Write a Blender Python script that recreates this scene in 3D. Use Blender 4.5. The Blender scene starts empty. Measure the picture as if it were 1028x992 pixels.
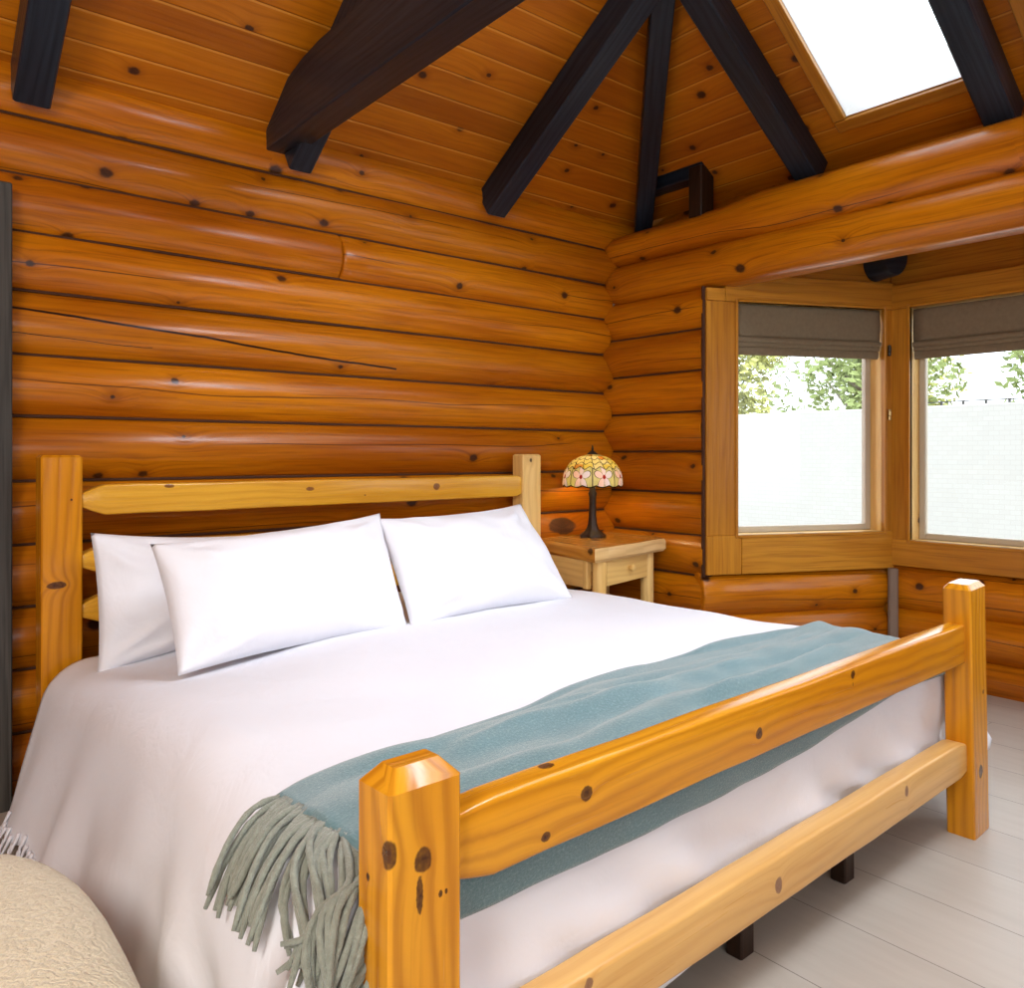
import bpy, bmesh, math, random
from mathutils import Vector, Matrix, noise as mnoise
random.seed(7)
SC = bpy.context.scene
COL = SC.collection
PI = math.pi
def sin(x): return math.sin(x)
def cos(x): return math.cos(x)
def lerp(a, b, t): return a + (b - a) * t
def clamp(x, a=0.0, b=1.0): return max(a, min(b, x))
def smooth(a, b, x):
    t = clamp((x - a) / (b - a)); return t * t * (3 - 2 * t)
def nz(x, y, z=0.0): return mnoise.noise(Vector((x, y, z)))

# ------------------------------------------------------------------ materials
class N:
    """small node-tree writer"""
    def __init__(s, name):
        s.m = bpy.data.materials.new(name); s.m.use_nodes = True
        s.t = s.m.node_tree; s.t.nodes.clear()
        s.out = s.t.nodes.new('ShaderNodeOutputMaterial')
        s.b = s.t.nodes.new('ShaderNodeBsdfPrincipled')
        s.t.links.new(s.b.outputs[0], s.out.inputs[0])
    def put(s, sock, v):
        if isinstance(v, bpy.types.NodeSocket): s.t.links.new(v, sock)
        elif isinstance(v, (tuple, list)) and len(v) == 3 and sock.type == 'RGBA': sock.default_value = (*v, 1)
        else: sock.default_value = v
    def math(s, op, a, b=0.0, c=0.0, cl=False):
        n = s.t.nodes.new('ShaderNodeMath'); n.operation = op; n.use_clamp = cl
        for i, v in enumerate((a, b, c)): s.put(n.inputs[i], v)
        return n.outputs[0]
    def vm(s, op, a, b=(0, 0, 0)):
        n = s.t.nodes.new('ShaderNodeVectorMath'); n.operation = op
        s.put(n.inputs[0], a); s.put(n.inputs[1], b)
        return n.outputs['Value'] if op in ('LENGTH', 'DISTANCE', 'DOT_PRODUCT') else n.outputs[0]
    def mix(s, f, a, b, mode='MIX'):
        n = s.t.nodes.new('ShaderNodeMix'); n.data_type = 'RGBA'; n.blend_type = mode
        s.put(n.inputs[0], f); s.put(n.inputs[6], a); s.put(n.inputs[7], b)
        return n.outputs[2]
    def sstep(s, a, b, x):
        n = s.t.nodes.new('ShaderNodeMapRange'); n.interpolation_type = 'SMOOTHSTEP'
        for i, v in enumerate((x, a, b, 0.0, 1.0)): s.put(n.inputs[i], v)
        return n.outputs[0]
    def noise(s, vec, scale=1.0, detail=3.0, rough=.5, dist=0.0):
        n = s.t.nodes.new('ShaderNodeTexNoise'); s.put(n.inputs['Vector'], vec)
        n.inputs['Scale'].default_value = scale; n.inputs['Detail'].default_value = detail
        n.inputs['Roughness'].default_value = rough; n.inputs['Distortion'].default_value = dist
        return n.outputs[0]
    def vor(s, vec, scale=1.0, feat='F1', dims='2D', rnd=1.0):
        n = s.t.nodes.new('ShaderNodeTexVoronoi'); n.feature = feat; n.voronoi_dimensions = dims
        s.put(n.inputs['Vector'], vec); n.inputs['Scale'].default_value = scale
        n.inputs['Randomness'].default_value = rnd
        return n
    def uv(s):
        return s.t.nodes.new('ShaderNodeTexCoord').outputs['UV']
    def obj(s):
        return s.t.nodes.new('ShaderNodeTexCoord').outputs['Object']
    def attr(s, name):
        n = s.t.nodes.new('ShaderNodeAttribute'); n.attribute_name = name; return n.outputs['Fac']
    def sep(s, v):
        n = s.t.nodes.new('ShaderNodeSeparateXYZ'); s.put(n.inputs[0], v); return n.outputs
    def comb(s, x, y, z=0.0):
        n = s.t.nodes.new('ShaderNodeCombineXYZ')
        for i, v in enumerate((x, y, z)): s.put(n.inputs[i], v)
        return n.outputs[0]
    def bump(s, h, strength=.3, dist=.01):
        n = s.t.nodes.new('ShaderNodeBump'); n.inputs['Strength'].default_value = strength
        n.inputs['Distance'].default_value = dist; s.put(n.inputs['Height'], h)
        s.t.links.new(n.outputs[0], s.b.inputs['Normal'])
    def set(s, **k):
        for a, v in k.items(): s.put(s.b.inputs[a.replace('_', ' ')], v)
        return s

def absd2(n, a, b): return n.math('ABSOLUTE', n.math('SUBTRACT', a, b))
def wood(name, dark, mid, light, rough=.3, ks=3.0, kth=.5, krad=.07, ring=.5, fine=.5, knots=None, checks=0.0, boards=None, seedvar=.25, kcol=(.035, .012, .006), cracks=None, groove=(.10, .03, .006), ringf=26.0, coat=0.0, spec=.28):
    n = N(name); uv = n.uv(); sd = n.attr('seed')
    off = n.comb(n.math('MULTIPLY', sd, 7.13), n.math('MULTIPLY', sd, 3.77))
    P0 = n.vm('ADD', uv, off)
    tone = sd
    if boards:
        s0 = n.sep(uv); q = n.math('DIVIDE', s0[1], boards); fl = n.math('FLOOR', q); fr = n.math('FRACT', q)
        wn = n.t.nodes.new('ShaderNodeTexWhiteNoise'); wn.noise_dimensions = '1D'; n.put(wn.inputs['W'], fl)
        tone = wn.outputs['Value']
        P0 = n.vm('ADD', P0, n.comb(n.math('MULTIPLY', tone, 31.7), n.math('MULTIPLY', fl, .37)))
    D = None; K = None
    warp = 0.0
    if knots is None and ks:
        vv = n.vor(n.vm('MULTIPLY', P0, (1.0, 1.25, 1)), ks)
        cr = n.t.nodes.new('ShaderNodeSeparateColor'); n.put(cr.inputs[0], vv.outputs['Color'])
        act = n.math('GREATER_THAN', cr.outputs[0], kth)
        jit = n.math('MULTIPLY', n.math('SUBTRACT', n.noise(P0, 60, 2), .5), .04)
        D = n.math('ADD', vv.outputs['Distance'], jit)
        rad = n.math('MULTIPLY_ADD', cr.outputs[1], krad, krad * .35)
        K = n.math('MULTIPLY', n.math('SUBTRACT', 1.0, n.sstep(n.math('MULTIPLY', rad, .55), n.math('MULTIPLY', rad, 1.1), D)), act)
        warp = n.math('MULTIPLY', n.math('MULTIPLY', n.math('EXPONENT', n.math('MULTIPLY', D, -7.0)), act), .05)
    if knots:
        K = 0.0; warp = 0.0
        for (ku, kv, kr, kasp) in knots:
            d = n.vm('LENGTH', n.vm('MULTIPLY', n.vm('SUBTRACT', uv, (ku, kv, 0)), (1.0 / kasp, 1.0, 1)))
            d = n.math('ADD', d, n.math('MULTIPLY', n.math('SUBTRACT', n.noise(P0, .9 / kr, 3), .5), kr * .55))
            k = n.math('MULTIPLY_ADD', n.math('SUBTRACT', 1.0, n.sstep(kr * .80, kr * 1.0, d)), .93, n.math('MULTIPLY', n.math('SUBTRACT', 1.0, n.sstep(kr * .2, kr * .6, d)), .07))
            K = n.math('MAXIMUM', K, k)
            warp = n.math('ADD', warp, n.math('MULTIPLY', n.math('EXPONENT', n.math('MULTIPLY', d, -.8 / kr)), kr * 1.8))
    P = n.vm('ADD', P0, n.comb(0.0, warp)) if not isinstance(warp, float) else P0
    ph = n.math('ADD', n.math('MULTIPLY', n.sep(P)[1], ringf * 2 * PI), n.math('MULTIPLY', n.noise(n.vm('MULTIPLY', P, (1.1, 5, 1)), 1, 2), 26.0))
    R = n.math('POWER', n.math('MULTIPLY_ADD', n.math('SINE', ph), .5, .5), 2.0)
    F = n.noise(n.vm('MULTIPLY', P, (2.5, 95, 1)), 1, 4, .6)
    L = n.noise(n.vm('MULTIPLY', P0, (.9, 4.5, 1)), 1, 3)
    c = n.mix(n.sstep(.32, .68, L), mid, light)
    c = n.mix(n.math('MULTIPLY', R, ring), c, dark)
    c = n.mix(n.math('MULTIPLY', n.sstep(.45, .75, F), fine), c, dark)
    c = n.mix(1.0, c, n.comb(*[n.math('MULTIPLY_ADD', tone, seedvar * k, 1 - seedvar * .5 * k) for k in (.8, 1, 1.1)]), 'MULTIPLY')
    if D is not None:
        halo = n.math('MULTIPLY', n.math('MULTIPLY', n.math('SUBTRACT', 1.0, n.sstep(.03, .16, D)), act), .35)
        c = n.mix(halo, c, dark)
    if checks:
        sp_ = n.sep(P0)
        yy = n.math('MULTIPLY_ADD', sp_[1], 7.0, n.math('MULTIPLY', n.noise(n.comb(n.math('MULTIPLY', sp_[0], .35), n.math('MULTIPLY', sd, 11.0)), 1, 3), 1.6))
        line = n.math('SUBTRACT', 1.0, n.sstep(.008, .022, absd2(n, n.math('FRACT', yy), .5)))
        line = n.math('MULTIPLY', line, n.sstep(.47, .56, n.noise(n.vm('MULTIPLY', P0, (.55, 3.5, 1)), 1, 1)))
        c = n.mix(n.math('MULTIPLY', line, checks), c, (.05, .012, .004))
    if cracks:
        s0 = n.sep(uv)
        for (u0, v0, u1, v1, w) in cracks:
            t = n.math('DIVIDE', n.math('SUBTRACT', s0[0], u0), u1 - u0)
            yy = n.math('MULTIPLY_ADD', t, v1 - v0, v0)
            yy = n.math('ADD', yy, n.math('MULTIPLY', n.math('SUBTRACT', n.noise(n.comb(n.math('MULTIPLY', s0[0], 3.0), v0 * 9), 1, 3), .5), .03))
            dd = n.math('ABSOLUTE', n.math('SUBTRACT', s0[1], yy))
            m = n.math('SUBTRACT', 1.0, n.sstep(w * .5, w, dd))
            m = n.math('MULTIPLY', m, n.math('MULTIPLY', n.math('GREATER_THAN', t, 0.0), n.math('LESS_THAN', t, 1.0)))
            c = n.mix(m, c, (.02, .006, .003))
    h = n.math('MULTIPLY_ADD', F, -.25, n.math('MULTIPLY', R, -.2))
    if K is not None:
        core = n.noise(P0, 110, 2)
        c = n.mix(n.math('MULTIPLY', K, n.math('MULTIPLY_ADD', core, .35, .75), cl=True), c, kcol)
    if boards:
        c = n.mix(n.math('MULTIPLY', n.math('MULTIPLY', n.sstep(.90, .93, fr), n.math('SUBTRACT', 1.0, n.sstep(.965, .99, fr))), .55), c, (.72, .33, .05))
        g = n.math('SUBTRACT', 1.0, n.sstep(.0, .035, fr)); g2 = n.sstep(.955, .99, fr)
        c = n.mix(n.math('MULTIPLY', g, .85), c, groove)
        h = n.math('SUBTRACT', h, n.math('MULTIPLY', n.math('MAXIMUM', g, n.math('MULTIPLY', g2, .8)), 1.6))
    n.bump(h, .25, .006)
    n.set(Base_Color=c, Roughness=n.math('MULTIPLY_ADD', F, .16, rough - .08), Specular_IOR_Level=spec)
    if coat: n.set(Coat_Weight=coat, Coat_Roughness=.14)
    return n.m

def plain(name, col, rough=.5, var=.15, scale=8.0, bump=0.0, metal=0.0, bscale=None, sheen=0.0, bdist=.004):
    n = N(name); o = n.obj()
    f = n.noise(o, scale, 4)
    c = n.mix(f, tuple(x * (1 - var) for x in col), tuple(min(1, x * (1 + var)) for x in col))
    n.set(Base_Color=c, Roughness=rough, Metallic=metal)
    if bump: n.bump(n.noise(o, bscale or scale * 8, 3), bump, bdist)
    if sheen: n.set(Sheen_Weight=sheen, Sheen_Roughness=.4)
    return n.m

ORD, ORM, ORL = (.11, .017, .001), (.40, .104, .0015), (.56, .182, .003)
M = {}
M['log'] = wood('varnished_log', ORD, ORM, ORL, rough=.30, ks=2.9, kth=.38, krad=.075, ring=.14, fine=.55, checks=.85, seedvar=.40, coat=.14)
M['log_cracked'] = wood('varnished_log_cracked', ORD, ORM, ORL, rough=.30, ks=2.6, kth=.45, krad=.075, ring=.14, fine=.55, checks=.4, seedvar=.3, coat=.14,
                        cracks=[(.25, .500, 1.98, .368, .0060), (.2, .40, .9, .385, .002)])
M['log_burl'] = wood('varnished_log_burl', ORD, ORM, ORL, rough=.35, ks=0, knots=[(3.03, .468, .055, 1.9), (1.2, .45, .014, 1.3), (2.2, .40, .012, 1.3)], ring=.10, fine=.4, checks=.5, kcol=(.05, .025, .014))
M['board'] = wood('ceiling_board', (.13, .020, .001), (.40, .108, .0015), (.53, .165, .003), rough=.42, ks=2.7, kth=.35, krad=.06, ring=.12, fine=.3, boards=.118, seedvar=.3)
M['trim'] = wood('window_trim', (.25, .080, .007), (.44, .168, .012), (.54, .235, .024), rough=.32, ks=0, ring=.25, fine=.7, seedvar=.2, ringf=18)
PD, PM, PL = (.32, .085, .003), (.62, .232, .006), (.73, .325, .016)
def pine(name, **k):
    a = dict(rough=.25, ks=2.4, kth=.55, krad=.06, ring=.42, fine=.35, seedvar=.12, ringf=30, coat=.25, kcol=(.042, .010, .004)); a.update(k)
    return wood(name, PD, PM, PL, **a)
M['pine'] = pine('bed_pine')
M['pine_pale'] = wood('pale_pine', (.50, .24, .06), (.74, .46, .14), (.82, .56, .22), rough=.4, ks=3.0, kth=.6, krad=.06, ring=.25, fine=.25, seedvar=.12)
M['slab'] = wood('slab_pine', (.30, .09, .01), (.60, .25, .03), (.70, .33, .06), rough=.25, ks=2.5, kth=.5, ring=.4, fine=.3, coat=.3)
M['slab_edge'] = wood('slab_edge_pine', (.45, .22, .06), (.72, .45, .16), (.80, .55, .26), rough=.5, ks=3.5, kth=.5, ring=.3, fine=.4)
M['dark'] = wood('black_stained_timber', (.006, .009, .015), (.014, .020, .031), (.024, .034, .050), rough=.34, ks=0, ring=.5, fine=.8, ringf=30)
M['seam'] = plain('seam_shade_and_plate', (.060, .018, .005), .9)  # dark colour painting the shade of log gaps; also the log-end plate
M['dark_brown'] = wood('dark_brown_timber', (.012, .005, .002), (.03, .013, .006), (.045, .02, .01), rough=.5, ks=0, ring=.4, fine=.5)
M['weathered'] = wood('weathered_grey_timber', (.020, .018, .016), (.055, .050, .044), (.085, .078, .068), rough=.6, ks=0, ring=.4, fine=.8)
M['white_paint'] = plain('white_painted_plaster', (.80, .79, .77), .6, .03)
M['bronze'] = plain('dark_bronze', (.045, .030, .022), .45, .4, 40, .4, .6)
M['brass'] = plain('brass_hardware', (.55, .40, .18), .3, .2, 30, 0, .9)
M['iron'] = plain('dark_iron', (.05, .045, .04), .4, .2, 30, 0, .7)
M['shade_cloth'] = plain('brown_linen_shade', (.185, .14, .085), .9, .2, 60, .35, 0, 500)
M['caulk'] = plain('grey_caulk', (.22, .16, .12), .8)
M['vinyl'] = plain('pale_sash', (.52, .46, .36), .5, .05)

n = N('white_cotton'); o = n.obj()
n.set(Base_Color=n.mix(n.noise(o, 3, 3), (.77, .77, .83), (.82, .825, .885)), Roughness=.85, Sheen_Weight=.15)
n.bump(n.math('ADD', n.math('MULTIPLY', n.noise(o, 6, 4, .55, .6), 1.0), n.math('MULTIPLY', n.noise(o, 900, 1), .02)), .35, .02); M['cotton'] = n.m
n = N('white_pillow_cotton'); o = n.obj()
n.set(Base_Color=n.mix(n.noise(o, 3, 3), (.77, .77, .82), (.82, .82, .87)), Roughness=.85, Sheen_Weight=.15)
n.bump(n.noise(o, 9, 4, .5, .8), .25, .015); M['pillow'] = n.m
n = N('teal_wool'); u = n.uv(); s = n.sep(u)
fz = n.noise(u, 160, 4, .7); bl = n.noise(u, 9, 4)
c = n.mix(bl, (.085, .175, .195), (.14, .25, .275)); c = n.mix(n.math('MULTIPLY', n.sstep(.5, .72, fz), .55), c, (.32, .43, .44)); c = n.mix(n.math('MULTIPLY', n.sstep(.5, .3, fz), .5), c, (.06, .13, .15))
n.set(Base_Color=c, Roughness=.95, Sheen_Weight=.5); n.bump(fz, .6, .004); M['teal'] = n.m
M['tassel'] = plain('grey_green_wool', (.25, .265, .215), .95, .35, 90, .8, 0, 400, .4)
n = N('beige_chenille'); o = n.obj()
w = n.t.nodes.new('ShaderNodeTexWave'); w.wave_type = 'RINGS'; n.put(w.inputs['Vector'], n.vm('MULTIPLY', o, (1, 1, .6)))
w.inputs['Scale'].default_value = 28; w.inputs['Distortion'].default_value = 9; w.inputs['Detail'].default_value = 3; w.inputs['Detail Scale'].default_value = 2.5
c = n.mix(n.noise(o, 5, 4), (.62, .52, .35), (.74, .64, .46)); c = n.mix(n.math('MULTIPLY', w.outputs['Fac'], .28), c, (.42, .32, .18))
n.set(Base_Color=c, Roughness=.95, Sheen_Weight=.3); n.bump(n.math('ADD', w.outputs['Fac'], n.noise(o, 220, 2)), .5, .006); M['beige'] = n.m

# floor tiles: long pale planks running along world Y
n = N('floor_plank_tile'); o = n.obj(); s = n.sep(o)
q = n.math('DIVIDE', n.math('ADD', s[0], .018), .285); fl = n.math('FLOOR', q); fr = n.math('FRACT', q)
wn = n.t.nodes.new('ShaderNodeTexWhiteNoise'); wn.noise_dimensions = '1D'; n.put(wn.inputs['W'], fl)
q2 = n.math('DIVIDE', n.math('ADD', s[1], n.math('MULTIPLY', wn.outputs[0], 1.2)), 1.2); fr2 = n.math('FRACT', q2)
w2 = n.t.nodes.new('ShaderNodeTexWhiteNoise'); w2.noise_dimensions = '2D'; n.put(w2.inputs['Vector'], n.comb(fl, n.math('FLOOR', q2)))
g = n.math('MAXIMUM', n.math('LESS_THAN', fr, .010), n.math('LESS_THAN', fr2, .0022))
st = n.noise(n.vm('MULTIPLY', o, (14, 1.6, 1)), 1, 4, .6)
c = n.mix(st, (.37, .315, .26), (.52, .465, .405)); c = n.mix(n.math('MULTIPLY', w2.outputs[0], .35), c, (.36, .31, .27))
c = n.mix(g, c, (.16, .13, .11)); n.set(Base_Color=c, Roughness=.42); n.bump(n.math('MULTIPLY', g, -1.0), .5, .004); M['floor'] = n.m

def glass(name, tint=(.97, .98, .97)):
    n = N(name); n.t.nodes.remove(n.b)
    tr = n.t.nodes.new('ShaderNodeBsdfTransparent'); tr.inputs[0].default_value = (*tint, 1)
    gl = n.t.nodes.new('ShaderNodeBsdfGlossy'); gl.inputs['Roughness'].default_value = .02
    fr = n.t.nodes.new('ShaderNodeFresnel'); fr.inputs[0].default_value = 1.45
    mx = n.t.nodes.new('ShaderNodeMixShader')
    n.t.links.new(n.math('MULTIPLY', fr.outputs[0], .6), mx.inputs[0]); n.t.links.new(tr.outputs[0], mx.inputs[1]); n.t.links.new(gl.outputs[0], mx.inputs[2])
    n.t.links.new(mx.outputs[0], n.out.inputs[0]); return n.m
M['glass'] = glass('window_glass')

# leaded glass shade: pattern drawn in (angle, height) of the dome
n = N('leaded_glass'); s = n.sep(n.uv()); th = n.math('MULTIPLY', s[0], 8.0); hh = s[1]
ft = n.math('SUBTRACT', n.math('FRACT', th), .5)
def absd(a, b): return n.math('ABSOLUTE', n.math('SUBTRACT', a, b))
cell = n.comb(n.math('FLOOR', n.math('MULTIPLY', th, 2.0)), n.math('FLOOR', n.math('MULTIPLY', hh, 6.0)))
wn = n.t.nodes.new('ShaderNodeTexWhiteNoise'); wn.noise_dimensions = '2D'; n.put(wn.inputs['Vector'], cell)
up = n.mix(wn.outputs[0], (.80, .68, .16), (.88, .84, .56))
up = n.mix(n.math('GREATER_THAN', wn.outputs[0], .86), up, (.70, .36, .08))
wob = n.math('MULTIPLY', n.math('SINE', n.math('MULTIPLY', th, 4 * PI)), .035)
hw = n.math('ADD', hh, wob)
l = n.math('MINIMUM', absd(hw, .40), n.math('MINIMUM', n.math('MINIMUM', absd(hw, .54), absd(hw, .69)), absd(hh, .86)))
lead = n.math('LESS_THAN', l, .010)
tw_ = n.math('FRACT', n.math('ADD', n.math('MULTIPLY', th, 2.0), n.math('MULTIPLY', hh, .9)))
lead = n.math('MAXIMUM', lead, n.math('MULTIPLY', n.math('LESS_THAN', absd(tw_, .5), .035), n.math('GREATER_THAN', hw, .40)))
# flower in each repeat
dx = n.math('MULTIPLY', ft, .80); dy = n.math('MULTIPLY', n.math('SUBTRACT', hh, .19), 1.15)
rho = n.math('SQRT', n.math('ADD', n.math('MULTIPLY', dx, dx), n.math('MULTIPLY', dy, dy))); phi = n.math('ARCTAN2', dy, dx)
pet = n.math('ABSOLUTE', n.math('SINE', n.math('MULTIPLY_ADD', phi, 2.5, .8)))
edge = n.math('MULTIPLY_ADD', pet, .25, .10)
inp = n.math('LESS_THAN', rho, edge)
petc = n.mix(n.sstep(-.2, .2, dx), (.86, .68, .62), (.84, .80, .88))
lo = n.mix(n.noise(n.comb(th, hh), 6, 1), (.52, .52, .18), (.84, .78, .42))
lo = n.mix(inp, lo, petc)
lo = n.mix(n.math('LESS_THAN', rho, .055), lo, (.42, .03, .015))
low = n.math('LESS_THAN', hw, .40)
ll = n.math('MAXIMUM', n.math('LESS_THAN', n.math('ABSOLUTE', n.math('SUBTRACT', rho, edge)), .014), n.math('MULTIPLY', n.math('LESS_THAN', pet, .12), inp))
ll = n.math('MAXIMUM', ll, n.math('LESS_THAN', absd(n.math('ABSOLUTE', ft), .5), .02))
ll = n.math('MAXIMUM', ll, n.math('LESS_THAN', hh, .025))
c = n.mix(low, up, lo); lead = n.math('MAXIMUM', lead, n.math('MULTIPLY', ll, low))
c = n.mix(lead, c, (.015, .012, .008))
n.set(Base_Color=c, Roughness=.25)
tl = n.t.nodes.new('ShaderNodeBsdfTranslucent'); n.put(tl.inputs[0], c)
mx = n.t.nodes.new('ShaderNodeMixShader'); mx.inputs[0].default_value = .5
n.t.links.new(n.b.outputs[0], mx.inputs[1]); n.t.links.new(tl.outputs[0], mx.inputs[2]); n.t.links.new(mx.outputs[0], n.out.inputs[0])
M['leaded'] = n.m

# outdoors
n = N('white_painted_brick'); o = n.obj(); s = n.sep(o)
br = n.t.nodes.new('ShaderNodeTexBrick'); n.put(br.inputs['Vector'], n.comb(s[1], s[2]))
br.inputs['Scale'].default_value = 5.0; br.inputs['Mortar Size'].default_value = .012
br.inputs['Color1'].default_value = (.35, .335, .305, 1); br.inputs['Color2'].default_value = (.335, .32, .29, 1); br.inputs['Mortar'].default_value = (.305, .29, .265, 1)
n.set(Base_Color=br.outputs[0], Roughness=.9); M['brick'] = n.m
M['gravel'] = plain('pale_gravel', (.5, .48, .45), .95, .15, 6, .4)
M['leafA'] = plain('yellow_green_leaves', (.36, .35, .09), .8, .35, 3)
M['leafB'] = plain('green_leaves', (.22, .26, .08), .8, .35, 3)
M['bark'] = plain('grey_bark', (.30, .25, .19), .9, .3, 12, .5)
M['siding'] = plain('pale_siding', (.70, .68, .63), .8, .05)
M['roofing'] = plain('pale_roofing', (.55, .54, .52), .9, .1)

# ------------------------------------------------------------------ mesh tools
class MB:
    def __init__(s): s.v = []; s.f = []; s.u = []; s.sd = []; s.mi = []
    def add(s, verts, faces, uvs, seed=0.0, mi=0):
        b = len(s.v); s.v += [tuple(v) for v in verts]
        for f, uv in zip(faces, uvs):
            s.f.append([b + i for i in f]); s.u.append(uv); s.sd.append(seed); s.mi.append(mi)
    def build(s, name, mats, parent=None, smooth_deg=40, kind=None):
        me = bpy.data.meshes.new(name); me.from_pydata(s.v, [], s.f)
        ul = me.uv_layers.new(name='UVMap'); k = 0
        for uv in s.u:
            for c in uv: ul.data[k].uv = c; k += 1
        at = me.attributes.new('seed', 'FLOAT', 'FACE')
        for i, q in enumerate(s.sd): at.data[i].value = q
        for m in (mats if isinstance(mats, (list, tuple)) else [mats]): me.materials.append(m)
        for i, q in enumerate(s.mi): me.polygons[i].material_index = q
        bm = bmesh.new(); bm.from_mesh(me); bmesh.ops.recalc_face_normals(bm, faces=bm.faces); bm.to_mesh(me); bm.free()
        if smooth_deg:
            for p in me.polygons: p.use_smooth = True
            me.set_sharp_from_angle(angle=math.radians(smooth_deg))
        o = bpy.data.objects.new(name, me); COL.objects.link(o)
        if parent is not None: o.parent = parent
        if kind: o['kind'] = kind
        return o

def frame(p0, p1, up=(0, 0, 1)):
    p0, p1 = Vector(p0), Vector(p1); d = (p1 - p0); L = d.length; d.normalize(); up = Vector(up)
    if abs(d.dot(up)) > .99: up = Vector((0, 1, 0))
    x = d.cross(up).normalized(); y = x.cross(d).normalized()
    return p0, d, x, y, L

def sweep(mb, p0, p1, prof, rings, seed=0.0, up=(0, 0, 1), mi=0, closed=True, u0=0.0):
    """profile (a, b) points swept p0->p1; rings = [(dist, scale_a, scale_b, off_a, off_b)]"""
    o, d, x, y, L = frame(p0, p1, up); V = []; n = len(prof)
    per = [0.0]
    for i in range(n):
        a, b = prof[i], prof[(i + 1) % n]; per.append(per[-1] + math.hypot(a[0] - b[0], a[1] - b[1]))
    for (t, sa, sb, oa, ob) in rings:
        for (a, b) in prof: V.append(o + d * t + x * (a * sa + oa) + y * (b * sb + ob))
    F = []; U = []
    for r in range(len(rings) - 1):
        for i in range(n):
            j = (i + 1) % n
            F.append([r * n + i, r * n + j, (r + 1) * n + j, (r + 1) * n + i])
            t0, t1 = u0 + rings[r][0], u0 + rings[r + 1][0]
            U.append([(t0, per[i]), (t0, per[i + 1]), (t1, per[i + 1]), (t1, per[i])])
    for r, rev in ((0, True), (len(rings) - 1, False)):
        idx = list(range(r * n, r * n + n)); uv = [(u0 + rings[r][0] + a * .5, b + .5) for a, b in prof]
        if rev: idx = idx[::-1]; uv = uv[::-1]
        F.append(idx); U.append(uv)
    mb.add(V, F, U, seed, mi)

def rect(w, h, ch=.006):
    a, b = w / 2, h / 2; c = min(ch, a * .9, b * .9)
    return [(-a + c, -b), (a - c, -b), (a, -b + c), (a, b - c), (a - c, b), (-a + c, b), (-a, b - c), (-a, -b + c)]
def circ(r, n=16): return [(r * cos(2 * PI * i / n), r * sin(2 * PI * i / n)) for i in range(n)]

def beam(mb, p0, p1, w, h, ch=.006, seed=0.0, up=(0, 0, 1), endch=.004, mi=0, u0=0.0):
    """w across, h along 'up'"""
    L = (Vector(p1) - Vector(p0)).length; s = 1 - 2 * endch / w; s2 = 1 - 2 * endch / h
    sweep(mb, p0, p1, rect(w, h, ch), [(0, s, s2, 0, 0), (endch, 1, 1, 0, 0), (L - endch, 1, 1, 0, 0), (L, s, s2, 0, 0)], seed, up, mi, u0=u0)
def box(mb, lo, hi, ch=.004, seed=0.0, axis=None, mi=0):
    lo, hi = Vector(lo), Vector(hi); d = hi - lo; c = (lo + hi) / 2
    ax = max(range(3), key=lambda i: d[i]) if axis is None else axis
    p0, p1 = c.copy(), c.copy(); p0[ax] = lo[ax]; p1[ax] = hi[ax]
    if ax == 2: beam(mb, p0, p1, d.x, d.y, ch, seed, (0, 1, 0), ch, mi, u0=lo[ax])
    else: beam(mb, p0, p1, d.y if ax == 0 else d.x, d.z, ch, seed, (0, 0, 1), ch, mi, u0=lo[ax])

def log(mb, p0, p1, r, seed, u0=0.0, nseg=24, step=.12, e0=.05, e1=.05, flat=None, wob=.006, mi=0, cut=None, up=(0, 0, 1), endround=.75):
    """a peeled log; flat = lowest b of the profile (flattened underside)"""
    L = (Vector(p1) - Vector(p0)).length; k = max(2, int(L / step)); R = []
    def ring(t, s):
        a = 1 + wob / r * 1.2 * nz(t * 1.3, seed * 9.1); b = 1 + wob / r * nz(t * 1.1, seed * 5.3 + 40)
        if cut: b *= cut(t)
        return (t, a * s, b * s, wob * nz(t * .9, seed * 3 + 7), wob * .6 * nz(t * .9, seed * 2 + 90))
    for q in (0, .15, .4, 1.0) if e0 else (): R.append(ring(q * e0, lerp(endround, 1, math.sqrt(1 - (1 - q) ** 2))))
    a = e0; b = L - e1
    for i in range(0 if not e0 else 1, k + 1): R.append(ring(lerp(a, b, i / k), 1))
    for q in (.6, .85, 1.0) if e1 else (): R.append(ring(b + q * e1, lerp(endround, 1, math.sqrt(1 - q * q))))
    prof = [(-a_, -b_) for a_, b_ in circ(r, nseg)]
    if flat is not None: prof = [(x, max(y, flat)) for x, y in prof]
    sweep(mb, p0, p1, prof, R, seed, up, mi, u0=u0)

def lathe(mb, prof, c=(0, 0, 0), n=24, seed=0.0, mi=0, fn=None, caps=True):
    V = []; F = []; U = []; m = len(prof); cx, cy, cz = c
    for j in range(n):
        a = 2 * PI * j / n
        for (r, z) in prof:
            k, dz = fn(a, r, z) if fn else (1, 0)
            V.append((cx + r * k * cos(a), cy + r * k * sin(a), cz + z + dz))
    for j in range(n):
        jn = (j + 1) % n
        for i in range(m - 1):
            F.append([j * m + i, jn * m + i, jn * m + i + 1, j * m + i + 1])
            h0, h1 = i / (m - 1), (i + 1) / (m - 1)
            U.append([(j / n, h0), ((j + 1) / n, h0), ((j + 1) / n, h1), (j / n, h1)])
    mb.add(V, F, U, seed, mi)

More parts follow.
